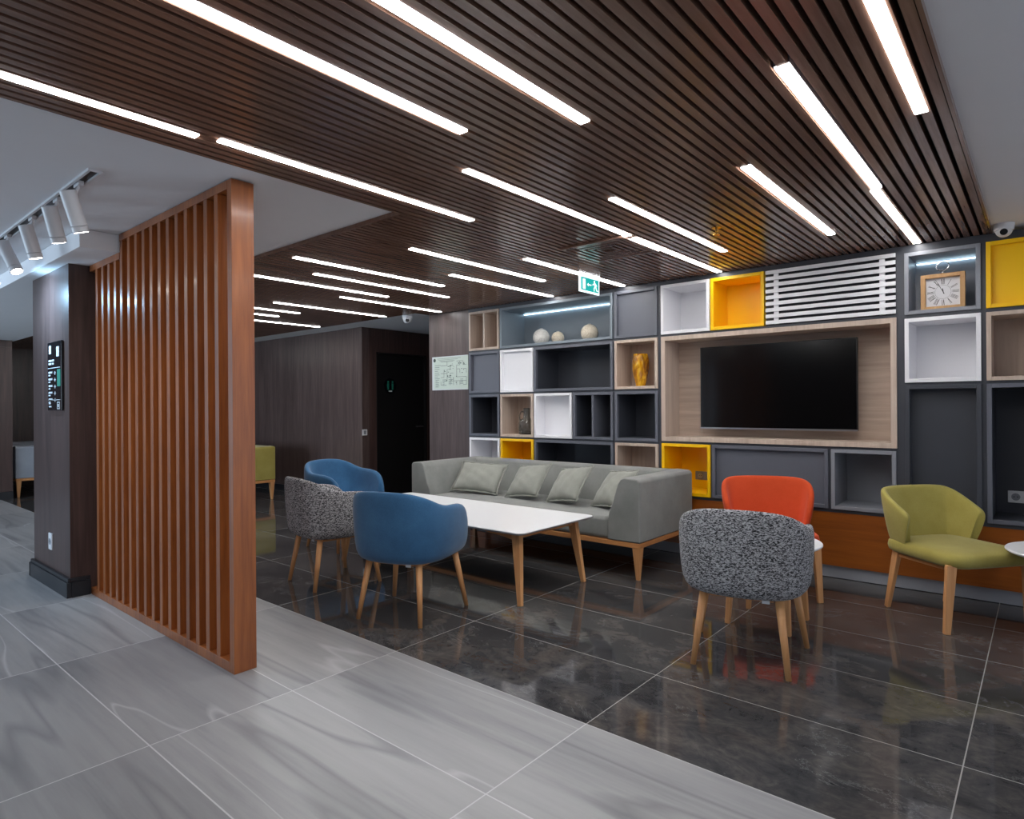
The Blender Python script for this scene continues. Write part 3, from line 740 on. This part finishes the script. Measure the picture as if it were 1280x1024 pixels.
# ---------------------------------------------------------------- furniture builders
def catmull(pts, per=6):
    out = []; n = len(pts)
    P = lambda i: Vector(pts[max(0, min(n - 1, i))])
    for i in range(n - 1):
        for k in range(per):
            s = k / per; p0, p1, p2, p3 = P(i - 1), P(i), P(i + 1), P(i + 2)
            out.append(.5 * ((2 * p1) + (-p0 + p2) * s + (2 * p0 - 5 * p1 + 4 * p2 - p3) * s * s + (-p0 + 3 * p1 - 3 * p2 + p3) * s ** 3))
    out.append(P(n - 1)); return out
def shell(ctrl, th=.05, zb=.372, lean=.035, belly=.0, per=6, linear=False):
    """ctrl: right-front end to back centre (x, y, ztop); mirrored. y<0 is the back."""
    full = list(ctrl) + [(-x, y, z) for x, y, z in reversed(ctrl[:-1])]
    pts = catmull(full, per) if not linear else [Vector(p) for p in full]
    n = len(pts); rings = []
    for i, p in enumerate(pts):
        q0, q1 = pts[max(0, i - 1)], pts[min(n - 1, i + 1)]
        d = Vector((q1.x - q0.x, q1.y - q0.y)).normalized(); nrm = Vector((-d.y, d.x))
        if nrm.dot(Vector((p.x, p.y + .02))) < 0: nrm = -nrm
        H = p.z; e = min(i, n - 1 - i)
        tt = th * (.55 if e == 0 else .85 if e == 1 else 1)
        def pt(off, z):
            hh = (z - zb) / (.78 - zb); o_ = off + lean * (hh - .45)
            return (p.x + nrm.x * o_, p.y + nrm.y * o_, z)
        h = H - zb
        rings.append([pt(-.09, zb), pt(-.035, zb + .002), pt(-.001, zb + min(.03, h * .15)), pt(.010, zb + min(.085, h * .4)), pt(.008, zb + h * .72),
                      pt(-.002, H - .018), pt(-tt * .28, H - .002), pt(-tt * .72, H - .002), pt(-tt, H - .018), pt(-tt - .002, zb + h * .7), pt(-tt - .004, zb + h * .4), pt(-.115, zb + min(.05, h * .3))])
    m = MB().loops(rings); return m
def pad(outline, z0, z1, crown=.012, inset=.02):
    n = len(outline)
    def L(s, z): return [(x * s, y * s, z) for x, y in outline]
    rings = [L(.001, z0), L(1 - inset * 2.6, z0), L(1 - inset * .5, z0 + (z1 - z0) * .2), L(1, z0 + (z1 - z0) * .5), L(1 - inset * .4, z0 + (z1 - z0) * .82), L(1 - inset * 2, z1 - .002), L(.75, z1 + crown * .6), L(.4, z1 + crown), L(.001, z1 + crown)]
    return MB().loops(rings, cap=False)
def rrect(w, d, r, n=6, taper=0, cy=0):
    """rounded rectangle outline; taper shrinks the width at the back (y<0)"""
    pts = []
    for cxs, cys, a0 in ((1, 1, 0), (-1, 1, PI / 2), (-1, -1, PI), (1, -1, 3 * PI / 2)):
        for k in range(n + 1):
            a = a0 + PI / 2 * k / n
            x = cxs * (w / 2 - r) + r * math.cos(a); y = cys * (d / 2 - r) + r * math.sin(a)
            x *= 1 - taper * (.5 - y / d); pts.append((x, y + cy))
    return pts
FEET = [(.275, .24), (-.275, .24), (.218, -.238), (-.218, -.238)]
def tub_chair(fabric_key, label, cx_, cy_, face, group, with_tag=True):
    """face = direction (x, y) the sitter looks; local +y is the front"""
    rz = math.atan2(face[1], face[0]) - PI / 2
    t = thing('tub_armchair', label, 'armchair', (cx_, cy_, 0), rz, group)
    ctrl = [(.258, .272, .46), (.280, .252, .575), (.296, .19, .652), (.306, .10, .683), (.312, .0, .692), (.308, -.07, .697), (.294, -.135, .715), (.262, -.205, .748), (.20, -.262, .776), (.11, -.292, .789), (0, -.302, .792)]
    shell(ctrl, .052, .352, .035, per=3).build('shell', fabric_key, t, sub=1)
    pad(rrect(.50, .52, .13, 7, .12), .374, .452, .012, .05).build('seat_cushion', fabric_key, t, smooth=True, loc=(0, .03, 0))
    u = MB().box(-.2, .2, .16, .185, .335, .358).box(-.15, .15, -.175, -.15, .335, .358).box(-.19, -.165, -.16, .17, .335, .358).box(.165, .19, -.16, .17, .335, .358)
    u.build('underframe', 'oak_dark', t, bevel=.003)
    for fx, fy in FEET:
        tx, ty = (.215, .185) if fy > 0 else (.172, -.172)
        s_ = 1 if fx > 0 else -1
        MB().cyl((fx, fy, 0), (s_ * tx, ty, .378), .0135, .0215, n=16).build('leg', 'oak', t, smooth=True)
    if with_tag: MB().box(.10, .135, -.205, -.203, .335, .353).build('care_tag', 'plastic', t)
    return t
tub_chair('blue', 'blue velvet tub armchair in front of the white table, nearest the camera', -3.055, 2.60, (-.30, .954), 'tub armchairs around the white table')
tub_chair('tweed', 'black and white tweed tub armchair left of the near blue armchair', -4.06, 2.71, (.14, .99), 'tub armchairs around the white table')
tub_chair('blue', 'blue velvet tub armchair at the far end of the white table', -5.02, 3.47, (.985, .12), 'tub armchairs around the white table')
tub_chair('tweed', 'black and white tweed tub armchair on the right, back to the camera', -1.18, 3.24, (-.22, .976), None)

def wing_chair(fabric_key, label, cx_, cy_, face, rounder=False):
    rz = math.atan2(face[1], face[0]) - PI / 2
    t = thing('lounge_chair', label, 'armchair', (cx_, cy_, 0), rz, None)
    if rounder:
        ctrl = [(.290, -.02, .53), (.302, -.05, .60), (.308, -.10, .665), (.302, -.155, .71), (.283, -.21, .738), (.245, -.255, .754), (.16, -.28, .760), (.07, -.288, .761), (0, -.29, .761)]
    else:
        ctrl = [(.280, .002, .575), (.287, -.004, .606), (.291, -.022, .628), (.288, -.07, .652), (.28, -.135, .688), (.268, -.195, .722), (.248, -.238, .744), (.21, -.266, .757), (.12, -.286, .760), (.05, -.291, .760), (0, -.292, .760)]
    m = MB(); full = ctrl + [(-x, y, z) for x, y, z in reversed(ctrl[:-1])]
    pts = [Vector(p) for p in full]; n = len(pts); rings = []
    th = .045
    for i, p in enumerate(pts):
        q0, q1 = pts[max(0, i - 1)], pts[min(n - 1, i + 1)]
        d = Vector((q1.x - q0.x, q1.y - q0.y)).normalized(); nrm = Vector((-d.y, d.x))
        if nrm.dot(Vector((p.x, p.y))) < 0: nrm = -nrm
        zb = .375; H = p.z; h = H - zb; e = min(i, n - 1 - i); tt = th * (.6 if e == 0 else 1)
        back = max(0.0, p.y + .12)          # the wings shrink backwards towards the seat
        def pt(off, z):
            s = (z - zb) / .4; o_ = off + .07 * (s - .62)
            return (p.x + nrm.x * o_, p.y + nrm.y * o_ - back * (1 - min(1, (z - zb) / h)) * .4, z)
        rings.append([pt(-.04, zb), pt(-.008, zb + .012), pt(.002, zb + h * .3), pt(.004, zb + h * .65), pt(0, H - .014), pt(-tt * .3, H), pt(-tt * .7, H), pt(-tt, H - .014), pt(-tt, zb + h * .6), pt(-tt, zb + h * .3), pt(-tt, zb + .01)])
    m.loops(rings).build('backrest', fabric_key, t, sub=2)
    pad(rrect(.565, .57, .10, 7, .10), .366, .446, .012, .035).build('seat', fabric_key, t, smooth=True, loc=(0, .035, 0))
    MB().box(-.2, .2, .15, .18, .335, .373).box(-.2, .2, -.18, -.15, .335, .373).box(-.21, -.185, -.16, .16, .335, .373).box(.185, .21, -.16, .16, .335, .373).build('underframe', 'oak_dark', t, bevel=.003)
    for fx, fy in FEET:
        s_ = 1 if fx > 0 else -1
        if fy > 0: MB().frust((fx, fy + .01, 0), (s_ * .252, .258, .385), .013, .017, .016, .026, (s_ * .35, 1, 0)).build('leg', 'oak', t, bevel=.004)
        else: MB().frust((fx, fy, 0), (s_ * .20, -.17, .39), .013, .014, .017, .024, (1, 0, 0)).build('leg', 'oak', t, bevel=.004)
    return t
wing_chair('lime', 'lime green lounge chair with angular back near the right edge', -.447, 4.60, (.78, -.626))
wing_chair('red', 'orange-red lounge chair behind the right tweed armchair', -1.47, 4.50, (.42, -.91), True)

def sofa(name, label, fab, cx_, cy_, rz, w, mat_leg='oak', d=.90):
    t = thing(name, label, 'sofa', (cx_, cy_, 0), rz, None)
    hw, hd = w / 2, d / 2
    MB().box(-hw + .005, hw - .005, -hd + .005, -hd + .045, .24, .277).box(-hw + .005, hw - .005, hd - .045, hd - .005, .24, .277).box(-hw + .005, -hw + .045, -hd + .04, hd - .04, .24, .277).box(hw - .045, hw - .005, -hd + .04, hd - .04, .24, .277).build('wood_frame', 'oak_dark', t, bevel=.003)
    for sx in (-1, 1):
        for sy in (-1, 1):
            MB().frust((sx * (hw - .035), sy * (hd - .04), 0), (sx * (hw - .038), sy * (hd - .042), .262), .013, .013, .033, .033).build('leg', mat_leg, t, bevel=.003)
    ai, ao = .275, .13
    MB().box(-hw + ai, hw - ai, -hd + .006, hd - .12, .277, .448).build('seat', fab, t, bevel=.035, seg=4)
    for s_ in (-1, 1):
        prof = [(s_ * hw, .278), (s_ * hw, .725), (s_ * (hw - .02), .745), (s_ * (hw - ao), .750), (s_ * (hw - ao - .03), .738), (s_ * (hw - ao - .055), .70), (s_ * (hw - ai + .045), .56), (s_ * (hw - ai + .015), .49), (s_ * (hw - ai + .002), .40), (s_ * (hw - ai), .278)]
        MB().prism(prof, 'y', -hd, hd).build('armrest', fab, t, bevel=.012, seg=3)
    prof = [(hd - .002, .278), (hd - .002, .735), (hd - .02, .748), (hd - .12, .748), (hd - .15, .73), (hd - .2, .58), (hd - .24, .47), (hd - .25, .278)]
    MB().prism(prof, 'x', -hw + ao - .01, hw - ao + .01).build('backrest', fab, t, bevel=.012, seg=3)
    return t
sofa('sofa', 'long grey velour sofa with oak frame in front of the shelving', 'sofa', -3.505, 4.53, 0, 2.51)
sofa('sofa', 'lime green sofa by the dark veneer wall, mostly hidden behind the partition', 'lime', -9.4, 4.17, 0, 2.2)
sofa('sofa', 'pale grey sofa glimpsed left of the dark column', 'farsofa', -12.38, 2.76, 0, 1.9)

def pillow(label, x, y, z, w, h, rx, ry, rz, th=.065):
    t = thing('throw_pillow', label, 'cushion', (x, y, z), 0, 'grey throw pillows on the sofa')
    t.rotation_euler = Euler((rx, ry, rz), 'XYZ')
    N = 18
    def edge(u, v):
        X = w / 2 * u * (1 - .07 * (1 - v * v)); Z = h / 2 * v * (1 - .07 * (1 - u * u)); return X, Z
    def P(u, v, s):
        X, Z = edge(u, v)
        k = max(0, (1 - abs(u) ** 2.6)) ** .55 * max(0, (1 - abs(v) ** 2.6)) ** .55
        wr = .006 * math.sin(9 * u + 3 * v + x * 7) * math.sin(7 * v - 2 * u) * k
        return (X, s * (th * k + wr * 1.2) , Z)
    for s_ in (1,):
        g = MB()
        for s in (1, -1):
            vs = [P(-1 + 2 * i / N, -1 + 2 * j / N, s) for j in range(N + 1) for i in range(N + 1)]
            g.add(vs, [(j * (N + 1) + i, j * (N + 1) + i + 1, (j + 1) * (N + 1) + i + 1, (j + 1) * (N + 1) + i) for j in range(N) for i in range(N)])
        b_ = g.build('cover', 'cushion', t, smooth=True)
        bm = bmesh.new(); bm.from_mesh(b_.data); bmesh.ops.remove_doubles(bm, verts=bm.verts, dist=1e-4); bmesh.ops.recalc_face_normals(bm, faces=bm.faces); bm.to_mesh(b_.data); bm.free()
    rim = []
    K = 14
    for a_, b2 in (((-1, -1), (1, -1)), ((1, -1), (1, 1)), ((1, 1), (-1, 1)), ((-1, 1), (-1, -1))):
        for i in range(K):
            u = a_[0] + (b2[0] - a_[0]) * i / K; v = a_[1] + (b2[1] - a_[1]) * i / K
            X, Z = edge(u, v); rim.append((X * 1.03, .004 * math.sin(i * 2.2), Z * 1.03))
    MB().tube(rim, .007, 6, closed=True).build('piped_edge', 'cushion', t, smooth=True)
    return t
SZ = .450
pillow('widest grey throw pillow, at the left end of the sofa', -4.19, 4.45, SZ + .150, .50, .33, math.radians(-40), math.radians(2), math.radians(12))
pillow('grey throw pillow second from the left on the sofa', -3.60, 4.47, SZ + .158, .41, .34, math.radians(-40), math.radians(-6), math.radians(-8))
pillow('grey throw pillow third from the left, tilted on one corner', -3.14, 4.46, SZ + .160, .40, .35, math.radians(-40), math.radians(-8), math.radians(-14))
pillow('grey throw pillow at the right end, half hidden behind the armrest', -2.69, 4.46, SZ + .158, .40, .35, math.radians(-38), math.radians(-6), math.radians(-26))

# white table
t = thing('coffee_table', 'long white rectangular table with oak legs in front of the sofa', 'table', (-3.54, 3.475, 0))
def ring_at(w, d, r, z): return [(x, y, z) for x, y in rrect(w, d, r, 8)]
TW, TD = 2.05, .86
MB().loops([ring_at(TW - .02, TD - .02, .05, .485), ring_at(TW, TD, .055, .483), ring_at(TW, TD, .055, .478)]).build('table_top', 'table_white', t)
MB().loops([ring_at(TW, TD, .055, .4778), ring_at(TW - .004, TD - .004, .055, .472), ring_at(TW - .05, TD - .05, .05, .462)]).build('top_edge', 'table_edge', t)
for sx in (-1, 1):
    for sy in (-1, 1):
        f = (sx * .962, sy * .362); tp = (sx * (.90), sy * .315)
        MB().frust((f[0], f[1], 0), (tp[0], tp[1], .462), .016, .014, .034, .022, (1, 0, 0)).build('leg', 'oak', t, bevel=.004)
for sy in (-1, 1):
    MB().prism([(-.89, .462), (.89, .462), (.89, .405), (.80, .42), (.6, .44), (-.6, .44), (-.80, .42), (-.89, .405)], 'y', sy * .315 - .012, sy * .315 + .012).build('apron', 'oak_dark', t, bevel=.002)
for sx in (-1, 1):
    MB().box(sx * .90 - .012, sx * .90 + .012, -.31, .31, .42, .462).build('apron', 'oak_dark', t, bevel=.002)

def round_table(label, x, y, rz=0):
    t = thing('round_table', label, 'table', (x, y, 0), rz, None)
    R = .30
    prof = [(.001, .485), (R - .004, .485), (R, .481), (R, .475), (R - .012, .466), (.001, .466)]
    MB().lathe(prof, 64).build('table_top', 'table_white', t, smooth=False)
    for sx in (-1, 1):
        for sy in (-1, 1):
            MB().frust((sx * .172, sy * .172, 0), (sx * .145, sy * .145, .466), .013, .014, .022, .018, (1, 0, 0)).build('leg', 'oak', t, bevel=.003)
    MB().box(-.14, .14, -.012, .012, .43, .466).build('crossbar', 'oak_dark', t); MB().box(-.012, .012, -.14, .14, .43, .466).build('crossbar', 'oak_dark', t)
    return t
round_table('small round white table in front of the orange-red chair', -1.262, 3.817)
round_table('small round white table cut by the right edge beside the lime chair', .122, 4.49)
